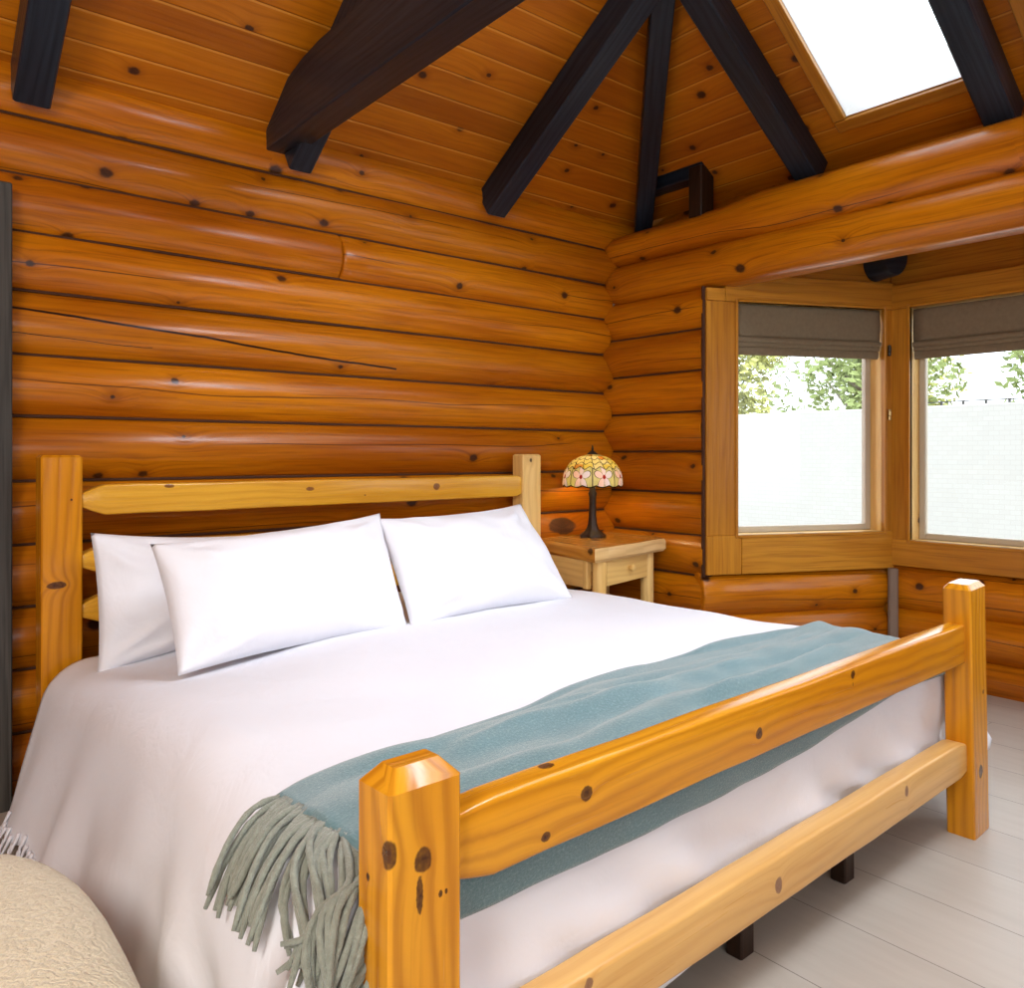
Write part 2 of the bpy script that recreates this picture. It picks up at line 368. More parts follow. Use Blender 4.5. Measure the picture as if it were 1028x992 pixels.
def tube(mb, pts, r, n=8, seed=0.0, mi=0, taper=None):
    pts = [Vector(p) for p in pts]; V = []; F = []; U = []; t0 = None; x = None
    for i, p in enumerate(pts):
        t = (pts[min(i + 1, len(pts) - 1)] - pts[max(i - 1, 0)]).normalized()
        if x is None: x = t.orthogonal().normalized()
        x = (x - t * x.dot(t)).normalized(); y = t.cross(x)
        rr = r * (taper(i / (len(pts) - 1)) if taper else 1)
        for k in range(n): V.append(p + x * rr * cos(2 * PI * k / n) + y * rr * sin(2 * PI * k / n))
    for i in range(len(pts) - 1):
        for k in range(n):
            kn = (k + 1) % n; F.append([i * n + k, i * n + kn, (i + 1) * n + kn, (i + 1) * n + k])
            U.append([(i * .1, k / n), (i * .1, (k + 1) / n), (i * .1 + .1, (k + 1) / n), (i * .1 + .1, k / n)])
    for i in (0, len(pts) - 1):
        F.append([i * n + k for k in range(n)]); U.append([(0, 0)] * n)
    mb.add(V, F, U, seed, mi)

def grid(mb, fn, nu, nv, seed=0.0, uvf=None, mi=0):
    V = [fn(i / nu, j / nv) for j in range(nv + 1) for i in range(nu + 1)]; F = []; U = []
    w = nu + 1; g = uvf or (lambda a, b: (a, b))
    for j in range(nv):
        for i in range(nu):
            F.append([j * w + i, j * w + i + 1, (j + 1) * w + i + 1, (j + 1) * w + i])
            U.append([g(i / nu, j / nv), g((i + 1) / nu, j / nv), g((i + 1) / nu, (j + 1) / nv), g(i / nu, (j + 1) / nv)])
    mb.add(V, F, U, seed, mi)

def empty(name, loc, rz=0.0):
    o = bpy.data.objects.new(name, None); COL.objects.link(o); o.location = loc; o.rotation_euler = (0, 0, rz); o.empty_display_size = .1
    return o
def tag(o, label, cat, group=None, kind=None):
    o['label'] = label; o['category'] = cat
    if group: o['group'] = group
    if kind: o['kind'] = kind
    return o
def part(name, mat, parent, *calls, sm=40):
    mb = MB()
    for c in calls: c(mb)
    return mb.build(name, mat, parent, sm)

# ------------------------------------------------------------------ room shell
YW, XW = 3.25, 3.39               # faces of the log walls
LX, RY = -2.6, -2.4               # far ends of the room behind the photograph
PITCH, ZE, EX, EY = .65, 2.50, 3.77, 3.35

mb = MB()
def quad(mb, a, b, c, d, uv=((0, 0), (1, 0), (1, 1), (0, 1)), seed=0, mi=0): mb.add([a, b, c, d], [[0, 1, 2, 3]], [list(uv)], seed, mi)
box(mb, (LX - .3, RY - .3, -.12), (5.0, 3.7, 0.0), .002)
fl = mb.build('floor', M['floor'], None, 0, 'structure')

# back wall of stacked logs
mb = MB(); R = .126
zs = [0, .222, .444, .664, .884, 1.108, 1.338, 1.556, 1.783, 1.99, 2.19, 2.395, 2.60]
for i in range(len(zs) - 1):
    zc = (zs[i] + zs[i + 1]) / 2; sd = (i * .618) % 1
    mi = {7: 1, 3: 2}.get(i, 0)
    rr = (zs[i + 1] - zs[i]) / 2 * 1.24
    y = YW + rr + .004 * nz(i * 3.3, 1)
    if i == 9:
        log(mb, (LX - .2, y, zc), (1.70, y, zc), rr, sd, LX - .2, e1=.012, endround=.93)
        log(mb, (1.703, y - .004, zc - .004), (3.44, y, zc), rr * .985, .83, 1.703, e0=.012, e1=.07, endround=.9)
    else:
        log(mb, (LX - .2, y, zc), (3.43 + (.03 if i % 2 else 0) + (.3 if i > 9 else 0), y, zc), rr, sd, LX - .2, e1=.07, mi=mi, endround=.85)
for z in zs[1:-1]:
    tube(mb, [(lerp(LX, 3.40, i / 30), YW + .050 + .003 * nz(i * .6, z * 5), z + .003 * nz(i * .4, z * 9)) for i in range(31)], .0058, 6, mi=3)  # thin dark ropes imitate the shade in the seam gaps
box(mb, (LX - .3, YW + .14, -.1), (3.95, YW + .3, 2.62), .002)
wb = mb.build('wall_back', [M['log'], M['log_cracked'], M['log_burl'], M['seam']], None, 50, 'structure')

# right wall: short run of logs beside the bay, then the wall beyond the bay
mb = MB()
zr = [-.07, .145, .36, .57, .78, 1.0, 1.22, 1.43, 1.645, 1.86, 2.07]
for i in range(len(zr) - 1):
    zc = (zr[i] + zr[i + 1]) / 2; rr = (zr[i + 1] - zr[i]) / 2 * 1.24
    lo = 2.605 - .01 * (i % 2)
    log(mb, (XW + rr, 3.33, zc), (XW + rr, lo, zc), rr, (i * .37 + .2) % 1, e0=.06, e1=0, endround=.85)
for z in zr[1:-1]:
    tube(mb, [(XW + .049 + .003 * nz(i * .8, z * 5), lerp(3.30, 2.60, i / 8), z) for i in range(9)], .0055, 6, mi=1)  # same painted seam shade on the short wall
box(mb, (XW + .12, 2.62, -.1), (XW + .3, 3.6, 2.05), .002)
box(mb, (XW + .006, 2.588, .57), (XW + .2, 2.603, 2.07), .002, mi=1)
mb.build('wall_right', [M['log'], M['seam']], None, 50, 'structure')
mb = MB()
for i in range(len(zr) - 1):
    zc = (zr[i] + zr[i + 1]) / 2; rr = (zr[i + 1] - zr[i]) / 2 * 1.24
    log(mb, (XW + rr, -.18, zc), (XW + rr, RY - .2, zc), rr, (i * .29 + .1) % 1, e0=.012, e1=.05, endround=.9)
box(mb, (XW + .12, RY - .3, -.1), (XW + .3, -.2, 2.05), .002)
mb.build('wall_right', M['log'], None, 50, 'structure')
mb = MB(); box(mb, (XW + .262, RY - .3, 2.26), (3.95, 3.6, 2.62), .002)
mb.build('trim_2', M['log'], None, 50, 'structure')

# the wall behind the camera and on the left, with wide glazed openings
mb = MB()
for (a, b, z0, z1) in ((LX, -.6, 0, 2.5), (1.6, 3.6, 0, 2.5), (-.6, 1.6, 2.1, 2.5), (-.6, 1.6, 0, .75), (.45, .55, .75, 2.1)):
    box(mb, (a, RY - .15, z0), (b, RY, z1), .004, .3)
mb.build('wall_front', M['log'], None, 40, 'structure')
mb = MB()
for (a, b, z0, z1) in ((RY, -1.4, 0, 2.5), (.4, 3.3, 0, 2.5), (-1.4, .4, 2.1, 2.5), (-1.4, .4, 0, .75), (-.55, -.45, .75, 2.1)):
    box(mb, (LX - .15, a, z0), (LX, b, z1), .004, .6)
mb.build('wall_left', M['log'], None, 40, 'structure')

# hipped board ceiling
RDY = (EY + RY) / 2; RUN = EY - RDY; RZ = ZE + PITCH * RUN; RX = EX - RUN; LRX = LX + RUN
SL = math.sqrt(1 + PITCH ** 2)
mb = MB()
def cpoly(pts, ufn, seed): mb.add(pts, [list(range(len(pts)))], [[ufn(p) for p in pts]], seed)
bu = lambda p: (p[0], (EY - p[1]) * SL + .091)
cpoly([(LX, EY, ZE), (EX, EY, ZE), (RX, RDY, RZ), (LRX, RDY, RZ)], bu, .1)
fu = lambda p: (p[0], (p[1] - RY) * SL)
cpoly([(LX, RY, ZE), (EX, RY, ZE), (RX, RDY, RZ), (LRX, RDY, RZ)], fu, .3)
lu = lambda p: (p[1], (p[0] - LX) * SL)
cpoly([(LX, EY, ZE), (LX, RY, ZE), (LRX, RDY, RZ)], lu, .5)
ru = lambda p: (p[1] + 11, (EX - p[0]) * SL)
zr_ = lambda x: ZE + PITCH * (EX - x)
SKX0, SKX1 = 2.35, 3.44                 # skylights between these X
SKY = [(1.335, 1.842), (.46, 1.06), (-.45, .16)]
hipY = lambda x: (EY - (EX - x), RY + (EX - x))
def rp(x, y): return (x, y, zr_(x))
# lower strip, upper part, and the strip holding the skylights
cpoly([rp(EX, EY), rp(EX, RY), rp(SKX1, hipY(SKX1)[1]), rp(SKX1, hipY(SKX1)[0])], ru, .7)
cpoly([rp(SKX0, hipY(SKX0)[0]), rp(SKX0, hipY(SKX0)[1]), rp(RX, RDY)], ru, .7)
ys = [None] + [v for ab in SKY for v in (ab[1], ab[0])] + [None]
for k in range(0, len(ys), 2):
    a, b = ys[k], ys[k + 1]
    A0 = hipY(SKX0)[0] if a is None else a; A1 = hipY(SKX1)[0] if a is None else a
    B0 = hipY(SKX0)[1] if b is None else b; B1 = hipY(SKX1)[1] if b is None else b
    cpoly([rp(SKX1, A1), rp(SKX1, B1), rp(SKX0, B0), rp(SKX0, A0)], ru, .7)
mb.build('ceiling', M['board'], None, 0, 'structure')

# skylights: pale shaft, pine trim, glass
NR = Vector((PITCH, 0, 1)).normalized()       # outward normal of the right-hand plane
TR = Vector((1, 0, -PITCH)).normalized()
for k, (y0, y1) in enumerate(SKY):
    sk = empty('window_%d' % (5 + k), (3.0, (y0 + y1) / 2, zr_(3.0))); sk['kind'] = 'structure'
    base = Vector(sk.location)
    def W(x, y, h): return Vector((x, y, zr_(x))) + NR * h - base
    mb = MB(); H = .26
    for (a, b) in (((SKX1, y0), (SKX1, y1)), ((SKX1, y1), (SKX0, y1)), ((SKX0, y1), (SKX0, y0)), ((SKX0, y0), (SKX1, y0))):
        quad(mb, W(*a, -.005), W(*b, -.005), W(*b, H), W(*a, H))
    mb.build('shaft', M['white_paint'], sk, 0)
    mb = MB(); t = .055
    beam(mb, W(SKX1 + t / 2, y0 - t, -.012), W(SKX1 + t / 2, y1 + t, -.012), t, .03, .004, .1, NR)
    beam(mb, W(SKX0 - t / 2, y0 - t, -.012), W(SKX0 - t / 2, y1 + t, -.012), t, .03, .004, .3, NR)
    beam(mb, W(SKX0, y0 - t / 2, -.012), W(SKX1, y0 - t / 2, -.012), t, .03, .004, .5, NR)
    beam(mb, W(SKX0, y1 + t / 2, -.012), W(SKX1, y1 + t / 2, -.012), t, .03, .004, .7, NR)
    mb.build('trim_frame', M['trim'], sk)
    mb = MB(); quad(mb, W(SKX1, y0, H), W(SKX1, y1, H), W(SKX0, y1, H), W(SKX0, y0, H)); mb.build('pane', M['glass'], sk, 0)

# rafters, black stained
def rafter_back(X, w, h, label):
    zf = lambda y: ZE + PITCH * (EY - y)
    nn = Vector((0, PITCH, 1)).normalized(); d = Vector((0, -1, PITCH)).normalized()
    yt = RDY if LRX < X < RX else (EY - (EX - X))
    p0 = Vector((X, 3.30, zf(3.30))) - nn * h / 2; p1 = Vector((X, yt, zf(yt))) - nn * h / 2
    mb = MB(); beam(mb, p0, p1, w, h, .006, X % 1, nn, .006)
    o = mb.build('ceiling_rafter', M['dark']); tag(o, label, 'rafter', 'black rafters under the board ceiling'); return o
rafter_back(.49, .115, .15, 'black rafter nearest the left edge of the photo, ending on the top wall log')
rafter_back(1.475, .10, .165, 'black rafter half hidden above the thick tie beam on the bed wall side')
rafter_back(2.535, .115, .15, 'black rafter over the headboard, between the thick tie beam and the corner hip rafter')
def rafter_right(Y, w, h, label):
    nn = NR; xt = RX if abs(Y - RDY) < .01 else EX - min(EY - Y, Y - RY)
    p0 = Vector((3.62, Y, zr_(3.62))) - nn * h / 2; p1 = Vector((xt, Y, zr_(xt))) - nn * h / 2
    mb = MB(); beam(mb, p0, p1, w, h, .006, (Y * 3) % 1, nn, .006)
    o = mb.build('ceiling_rafter', M['dark']); tag(o, label, 'rafter', 'black rafters under the board ceiling'); return o
rafter_right(2.085, .115, .13, 'black rafter left of the bright skylight, above the bay header log')
rafter_right(1.25, .115, .13, 'black rafter crossing the right side of the bright skylight')
p0 = Vector((3.60, 3.18, ZE + PITCH * .17 - .06)); p1 = Vector((RX, RDY, RZ - .08))
mb = MB(); beam(mb, p0, p1, .10, .15, .006, .4, (0, 0, 1), .006)
tag(mb.build('hip_rafter', M['dark']), 'black hip rafter rising almost upright from the corner of the two log walls', 'rafter', 'black rafters under the board ceiling')
# horizontal tie beam under the second rafter
mb = MB(); h = .27; w = .125
q_ = lambda t, k: (t, 1 if t > 0 else .94, k, 0, -(1 - k) * h / 2)
sweep(mb, (1.41, 3.27, 2.61), (1.41, RY + .15, 2.61), rect(w, h, .006), [q_(0, .52), q_(.015, .58), q_(.10, .70), q_(.22, .84), q_(.36, .95), q_(.5, 1), q_(5.4, 1)], .2)
tag(mb.build('tie_beam', M['dark']), 'thick black horizontal tie beam reaching out from the bed wall', 'beam')
# small corner brace on the header next to the hip rafter
br = empty('corner_brace', (3.47, 2.66, 2.44))
part('brace_post', M['dark_brown'], br, lambda m: beam(m, (0, 0, 0), (0, 0, .27), .11, .085, .006, .1))
part('brace_arm', M['dark'], br, lambda m: beam(m, (0, -.04, .25), (0, .36, .25), .10, .075, .006, .5))
tag(br, 'short dark timber brace standing on the header log beside the corner hip rafter', 'brace')

# header logs over the bay opening
mb = MB(); log(mb, (XW + .115, 3.30, 2.178), (XW + .115, RY - .1, 2.178), .122, .35, flat=-.108, e0=.09, step=.15)
tag(mb.build('header_log', M['log'], None, 50), 'lower round header log with a flat bright underside above the bay windows', 'log beam', 'header logs over the bay')
mb = MB(); log(mb, (XW + .125, 3.30, 2.38), (XW + .125, RY - .1, 2.38), .130, .62, e0=.09, step=.12,
               cut=lambda t: lerp(.74, 1.0, smooth(.72, 1.05, t)))
tag(mb.build('header_log', M['log'], None, 50), 'upper round header log carrying the rafters beside the skylight', 'log beam', 'header logs over the bay')

# ------------------------------------------------------------------ bay with windows
A = Vector((3.41, 2.60, 0)); TH = math.radians(25); LEN1 = 1.135
BX, BY = A.x + cos(TH) * LEN1, A.y - sin(TH) * LEN1
Y2 = .31
def bay_window(name, p, ang, length, t0, t1, z0, z1, casing, hang, seed, with_logs=True, blind=None, mull=None, latch=None):
    """wall with one window; local x runs along the wall, local -y is the room side"""
    w = empty(name, (p[0], p[1], 0), ang); w['kind'] = 'structure'
    cl, cr, ct, cb, ctop, cbot = casing
    mb = MB(); th = .026                       # flat casing boards, mitred plainly
    box(mb, (t0 - cl, -th, z0 - .001), (t0, 0.0, z1), .003, seed + .1)
    box(mb, (t1, -th, z0), (t1 + cr, 0.0, z1), .003, seed + .3)
    if with_logs == 1:
        box(mb, (t0 - cl, -th - .004, z1), (.11, 0.0, 2.062), .003, seed + .5); box(mb, (.11, -th - .004, z1), (t1 + cr, 0.0, ctop), .003, seed + .5)
    else: box(mb, (t0 - cl, -th - .004, z1), (t1 + cr, 0.0, ctop), .003, seed + .5)
    box(mb, (t0 - cl + (.20 if with_logs == 1 else 0), -th - .003, cbot), (t1 + cr, 0.0, z0), .003, seed + .7)
    if with_logs == 1: box(mb, (t0 - cl, -th - .003, cbot), (t0 - cl + .198, 0.0, z0), .003, seed + .92)
    mb.build('casing', M['trim'], w)
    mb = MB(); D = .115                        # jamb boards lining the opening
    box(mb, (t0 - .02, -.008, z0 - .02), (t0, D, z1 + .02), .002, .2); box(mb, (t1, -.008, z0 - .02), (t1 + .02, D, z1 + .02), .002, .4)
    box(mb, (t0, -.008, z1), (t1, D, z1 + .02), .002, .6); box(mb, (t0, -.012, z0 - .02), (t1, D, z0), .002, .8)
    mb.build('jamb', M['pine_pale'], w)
    mb = MB(); g = .015
    for (a, b) in (((t0 - g, z0 - g), (t0, z1 + g)), ((t1, z0 - g), (t1 + g, z1 + g)), ((t0, z1), (t1, z1 + g)), ((t0, z0 - g), (t1, z0))):
        box(mb, (a[0], -th - .010, a[1]), (b[0], -.002, b[1]), .003, seed + a[0])
    mb.build('inner_bead', M['trim'], w)
    mb = MB(); s = .034; y = D - .035
    box(mb, (t0, y, z0), (t0 + s, D, z1), .004); box(mb, (t1 - s, y, z0), (t1, D, z1), .004)
    box(mb, (t0 + s, y, z0), (t1 - s, D, z0 + s), .004); box(mb, (t0 + s, y, z1 - s), (t1 - s, D, z1), .004)
    if mull: box(mb, (mull - .03, y, z0 + s), (mull + .03, D, z1 - s), .004)
    mb.build('sash', M['vinyl'], w)
    mb = MB(); quad(mb, (t0 + s, y + .018, z0 + s), (t1 - s, y + .018, z0 + s), (t1 - s, y + .018, z1 - s), (t0 + s, y + .018, z1 - s)); mb.build('pane', M['glass'], w, 0)
    # solid wall around the opening
    mb = MB(); yb = .13
    box(mb, (.04, .03, -.1), (length, yb, z0 - .02), .002, .1); box(mb, (.24 if with_logs == 1 else 0, .004, ctop - .01), (length - (.24 if name == 'window_3' else 0), yb, hang), .002, .5)
    box(mb, (.03, .02, z0 - .02), (t0 - .02, yb, ctop), .002, .3); box(mb, (t1 + .02, .02, z0 - .02), (length, yb, ctop), .002, .3)
    wl = mb.build('frieze_board', M['trim'], w)
    mb = MB(); zz = [-.07, .145, .36, cbot]
    for i in range(3):
        zc = (zz[i] + zz[i + 1]) / 2; rr = (zz[i + 1] - zz[i]) / 2 * 1.22
        log(mb, (-.01, rr - .035, zc), (length - .02, rr - .035, zc), rr, seed + i * .31, e0=.01, e1=.02, endround=.9, nseg=20)
    mb.build('log_course', M['log'], w, 50)
    if latch:
        for q, zz_ in enumerate(latch):
            part('latch', M['iron'] if q == 0 else M['brass'], w, lambda m: box(m, (t1 + .022, -th - .016, zz_ - .03), (t1 + .036, -th, zz_ + .03), .003), lambda m: box(m, (t1 + .016, -th - .026, zz_ - .008), (t1 + .030, -th - .012, zz_ + .02), .003))
    return w
w1 = bay_window('window_1', A, -TH, LEN1, .182, 1.068, .785, 1.995, (.178, .064, 0, 0, 2.14, .582), 2.40, .1, 1, latch=(1.77, 1.42))
WANG = -PI / 2
L2 = BY - Y2
w2 = bay_window('window_2', (BX, BY, 0), WANG, L2, .115, L2 - .115, .742, 1.995, (.110, .110, 0, 0, 2.125, .60), 2.40, .4, 2, mull=L2 / 2)
w3 = bay_window('window_3', (BX, Y2, 0), -PI + TH, LEN1, .075, .96, .785, 2.01, (.07, .17, 0, 0, 2.10, .595), 2.40, .7, 2)
mb = MB()
mb.add([(3.6, 2.72, 2.36), (BX + .2, BY + .15, 2.36), (BX + .2, Y2 - .15, 2.36), (3.6, -.35, 2.36)], [[0, 1, 2, 3]], [[(2.7, 0), (2.1, 1), (.3, 1), (-.3, 0)]], .2)
mb.build('ceiling_bay', M['board'], None, 0, 'structure')
# grey caulk strip in the bay corner and the dark beam end above it
mb = MB(); beam(mb, (BX - .050, BY - .035, .0), (BX - .050, BY - .035, .585), .05, .05, .01, 0, (cos(TH / 2 + .8), -sin(TH / 2 + .8), 0)); mb.build('trim_1', M['caulk'], None, 40, 'structure')
mb = MB(); box(mb, (BX + .012, BY + .004, 0), (BX + .13, BY + .13, 2.40), .003, .3); mb.build('trim_3', M['trim'], None, 40, 'structure')
dirw = Vector((cos(TH), -sin(TH), 0)); nin = Vector((-sin(TH), -cos(TH), 0))
c0 = A + dirw * (LEN1 - .10)
mb = MB(); sweep(mb, c0 + nin * .16 + Vector((0, 0, 2.25)), c0 - nin * .02 + Vector((0, 0, 2.25)), [(.075 * cos(a), .10 * (sin(a) if sin(a) < 0 else 1.0 if abs(cos(a)) < .8 else sin(a) * 1.6)) for a in [2 * PI * i / 20 for i in range(20)]], [(0, .95, .95, 0, 0), (.01, 1, 1, 0, 0), (.18, 1, 1, 0, 0)], .3)
tag(mb.build('beam_end', M['dark'], None, 40), 'dark rounded beam end in the corner above the two bay windows', 'beam')

# roman shades
def roman(p, ang, x0, x1, ztop, zbot, label):
    b = empty('roman_shade', (p[0], p[1], ztop), ang)
    H = ztop - zbot; f0 = -.085
    def fab(s, t):
        z = -t * (H - .085); y = -.032 - .006 * sin(t * PI) + .002 * nz(s * 9, t * 5, x0)
        return Vector((lerp(x0, x1, s), y + .03, z))
    mb = MB(); grid(mb, fab, 24, 10); 
    fb = mb.build('shade_fabric', M['shade_cloth'], b, 60); sol = fb.modifiers.new('t', 'SOLIDIFY'); sol.thickness = .004
    for k in range(3):
        hh_ = (.030, .030, .052)[k]; zt = -(H - .085) - (.0, .022, .042)[k] - hh_ / 2
        prof = [(.010 * cos(a) * (1 if cos(a) > 0 else .5), hh_ / 2 * sin(a)) for a in [2 * PI * i / 14 for i in range(14)]]
        mb = MB(); sweep(mb, (x0, .016 - (2 - k) * .011, zt), (x1, .016 - (2 - k) * .011, zt), prof, [(0, 1, 1, 0, 0), (x1 - x0, 1, 1, 0, 0)])
        mb.build('fold', M['shade_cloth'], b, 60)
    part('headrail', M['shade_cloth'], b, lambda m: box(m, (x0, .0, -.03), (x1, .045, 0), .004))
    tag(b, label, 'window blind', 'brown roman shades in the bay'); return b
roman(A, -TH, .190, 1.060, 1.990, 1.735, 'brown roman shade drawn up in the bay window beside the log wall')
roman((BX, BY), WANG, .123, L2 - .123, 1.985, 1.725, 'brown roman shade drawn up in the bay window at the right edge of the photo')
# ------------------------------------------------------------------ doorway trim at the left edge
d = empty('door_1', (-.05, 3.20, 0)); d['kind'] = 'structure'
part('door_casing', M['weathered'], d, lambda m: box(m, (.36, -.02, 0), (.478, .05, 2.12), .004, .2), lambda m: box(m, (-.66, -.02, 2.0), (.36, .05, 2.12), .004, .5), lambda m: box(m, (-.78, -.02, 0), (-.66, .05, 2.12), .004, .8))
dl = part('door_leaf', M['dark_brown'], d, lambda m: box(m, (-.66, .0, .01), (.36, .045, 2.0), .003, .1))
part('door_handle', M['iron'], dl, lambda m: tube(m, [(-.56, 0, 1.0), (-.56, -.05, 1.0), (-.46, -.05, 1.0)], .01))

# ------------------------------------------------------------------ bed
B0 = (.5665, .9527, 0); BR = .0366
bed = empty('log_bed', B0, BR)
tag(bed, 'golden pine bed with square posts and plain rails standing against the log wall', 'bed')
PW, PT, BW, BL = .125, .084, 2.144, 2.09
def post(u, v, h, seed, mat, chz=.022, ch=.024, lean=0.0):
    mb = MB(); s = 1 - 2 * ch / PW; s2 = 1 - 2 * ch / PT
    sweep(mb, (u + PW / 2, v + PT / 2, 0), (u + PW / 2 - lean, v + PT / 2, h), rect(PW, PT, .005), [(0, .97, .97, 0, 0), (.006, 1, 1, 0, 0), (h - chz, 1, 1, 0, 0), (h, s, s2, 0, 0)], seed, (0, 1, 0))
    return mb.build('bed_post', mat, bed, 30)
# profile of rect starts on the front face; per-face offsets of v in UV: front 0..PW, then sides
m1 = pine('pine_post_near', knots=[(.632, .064, .016, 1.25), (.585, .070, .0065, 4.5), (.655, .121, .015, 1.5), (.607, .172, .005, 1.3), (.575, .034, .004, 1.5), (.575, .024, .003, 1.5), (.30, .05, .014, 1.4)], kth=.5, ringf=24, ring=.5)
m2 = pine('pine_post_far', knots=[(.205, .062, .018, 1.3), (.45, .03, .006, 1.4)])
m3 = pine('pine_post_head', knots=[(.766, .075, .032, .42), (1.05, .03, .004, 1.2)])
post(0, 0, .762, .15, m1, .026); post(BW, 0, .800, .45, m2, .016, .013, lean=.038)
post(0, BL, 1.20, .65, m3, .008, .008); post(BW, BL, 1.205, .85, M['pine_pale'], .008, .008)
def rail(name, v, z, th, ht, u0, u1, seed, mat, te0, te1, er=.008, fr=.012, bow=0.0):
    """te = (length, end height fraction, end z offset) of the shaped ends"""
    mb = MB(); L = u1 - u0; prof = []
    a, b = th / 2, ht / 2
    for (cx_, cy_, a0) in ((a - er, -b + er, -90), (a - er, b - er, 0), (-a + er, b - er, 90), (-a + er, -b + er, 180)):
        for q in range(4):
            an = math.radians(a0 + q * 30); prof.append((cx_ + er * cos(an), cy_ + er * sin(an)))
    R = [(0, .8, te0[1] * .86, 0, te0[2])]
    for q in (.08, .25, .5, .75, 1.0): R.append((q * te0[0], 1, lerp(te0[1], 1, q ** te0[3]), 0, te0[2] * (1 - q)))
    for i in range(1, 16): R.append((lerp(te0[0], L - te1[0], i / 16), 1, 1 + .03 * nz(i * .7, seed * 9), 0, bow * sin(PI * i / 16) + .003 * nz(i * .5, seed * 4)))
    for q in (1.0, .75, .5, .25, .08): R.append((L - q * te1[0], 1, lerp(te1[1], 1, q ** te1[3]), 0, te1[2] * (1 - q)))
    R.append((L, .8, te1[1] * .86, 0, te1[2]))
    sweep(mb, (u0, v, z), (u1, v, z), prof, R, seed, (0, 0, 1)); return mb.build(name, mat, bed, 45)
mr = pine('pine_foot_rail', knots=[(.295, .075, .014, 1.2), (.234, .160, .012, 1.5), (.198, .030, .009, 1.3), (.834, .055, .014, .95), (1.262, .105, .012, 1.0), (1.262, .08, .006, .4)], ring=.38)
ml = wood('pine_low_rail', (.46, .20, .04), (.64, .35, .10), (.72, .43, .15), rough=.3, knots=[(.913, .055, .020, .8), (1.578, .080, .017, .7), (.3, .1, .012, 1.0)], ring=.25, fine=.3, coat=.2, kcol=(.20, .09, .05))
rail('footboard_rail', .048, .612, .056, .122, PW - .01, BW + .012, .2, mr, (.09, .62, .006, .5), (.03, .72, .01, .5))
rail('footboard_rail', .050, .254, .060, .112, PW - .01, BW + .012, .5, ml, (.04, .9, 0, .6), (.07, .52, .0, .5), er=.009)
mh = wood('pine_head_rail', (.40, .14, .012), (.68, .32, .022), (.76, .41, .042), rough=.28, knots=[(1.50, .068, .017, 1.25), (.86, .074, .009, 2.2), (.3, .1, .008, 2.5), (1.12, .04, .004, 1.3)], kcol=(.16, .05, .012), ring=.25, fine=.3, coat=.3)
rail('headboard_rail', BL + .045, 1.045, .062, .106, PW - .01, BW + .012, .3, mh, (.085, .30, 0, .8), (.04, .55, 0, .5))
rail('headboard_rail', BL + .045, .838, .062, .10, PW - .01, BW + .012, .6, mh, (.085, .30, 0, .8), (.05, .55, 0, .5))
rail('headboard_rail', BL + .045, .668, .062, .10, PW - .01, BW + .012, .8, mh, (.085, .30, 0, .8), (.05, .55, 0, .5))
for u in (.19, 2.02):
    mb = MB(); beam(mb, (u, .15, .27), (u, BL, .27), .04, .15, .008, u); mb.build('side_rail', M['pine'], bed)
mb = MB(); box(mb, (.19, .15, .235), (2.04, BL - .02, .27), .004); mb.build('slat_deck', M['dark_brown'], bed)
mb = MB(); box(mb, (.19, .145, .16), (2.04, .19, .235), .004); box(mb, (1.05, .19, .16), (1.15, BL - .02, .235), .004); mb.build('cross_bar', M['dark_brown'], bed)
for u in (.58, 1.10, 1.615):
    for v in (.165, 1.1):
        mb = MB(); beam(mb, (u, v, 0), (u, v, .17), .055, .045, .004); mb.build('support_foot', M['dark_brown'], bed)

# mattress surface that the bedding follows (bed coordinates)
UL, UR, VF, VH = .125, 2.055, .185, 2.075
def edge(t, R, amax):
    if t <= 0: return 0.0, 0.0
    a = min(t / R, amax); off = R * sin(a); dr = R * (1 - cos(a)); e = t - R * amax
    if e > 0: off += e * cos(amax); dr += e * sin(amax)
    return off, dr
def surf(p, q):
    u, v, du, dv = p, q, 0.0, 0.0
    UQ = UL + .03 * smooth(.3, 1.2, q)
    if p < UQ:
        k = smooth(.15, .8, q)
        o, du = edge(UQ - p, lerp(.23, .17, k), math.radians(lerp(76, 72, k))); u = UQ - o
    elif p > UR:
        k = smooth(-.08, .10, q) * (1 - smooth(.28, .7, q))
        o, du = edge(p - UR, .12, math.radians(84 - 46 * k)); u = UR + o
    if q < VF:
        o, dv = edge(VF - q, .088, math.radians(88)); v = VF - o
    n_ = 3.5
    drop = (du ** n_ + dv ** n_) ** (1 / n_) if (du > 0 and dv > 0) else du + dv
    z = .588 + .016 * sin(clamp((p - UL) / (UR - UL)) * PI) * sin(clamp((q - VF) / 1.2) * PI * .5) - .07 * smooth(1.1, 1.9, q) * (1 - smooth(.2, .9, p))
    z += .012 * nz(p * 2.1, q * 2.3, 3.1) + .006 * nz(p * 5.3, q * 4.7, 8.2)
    z -= drop
    # folds in the hanging sides
    if p < UQ:
        k = smooth(.05, .45, du); s_ = (.020 * sin(q * 15 + 2.0 * nz(q * 2, 0, 1) + p * 3) + .016 * nz(q * 5, p * 3, 5)) * k
        # diagonal drag folds towards the foot corner
        s_ += .018 * k * sin((q * .9 + du * 1.3) * 22 + 1.5) * (1 - smooth(.3, 1.0, q))
        u -= s_
    if p > UR: u += .02 * smooth(.1, .4, du) * sin(q * 17 + 1)
    if q < VF:
        k = smooth(.04, .3, dv); v += .016 * k + .030 * k * (nz(p * 3.5 + q * 2, q * 3, 2) + .6 * nz(p * 8 + q * 7, q * 6, 4)); v = clamp(v, .087, .128)
    return Vector((u, v, z))
def snorm(p, q, e=.01):
    a = surf(p + e, q) - surf(p - e, q); b = surf(p, q + e) - surf(p, q - e); return a.cross(b).normalized()

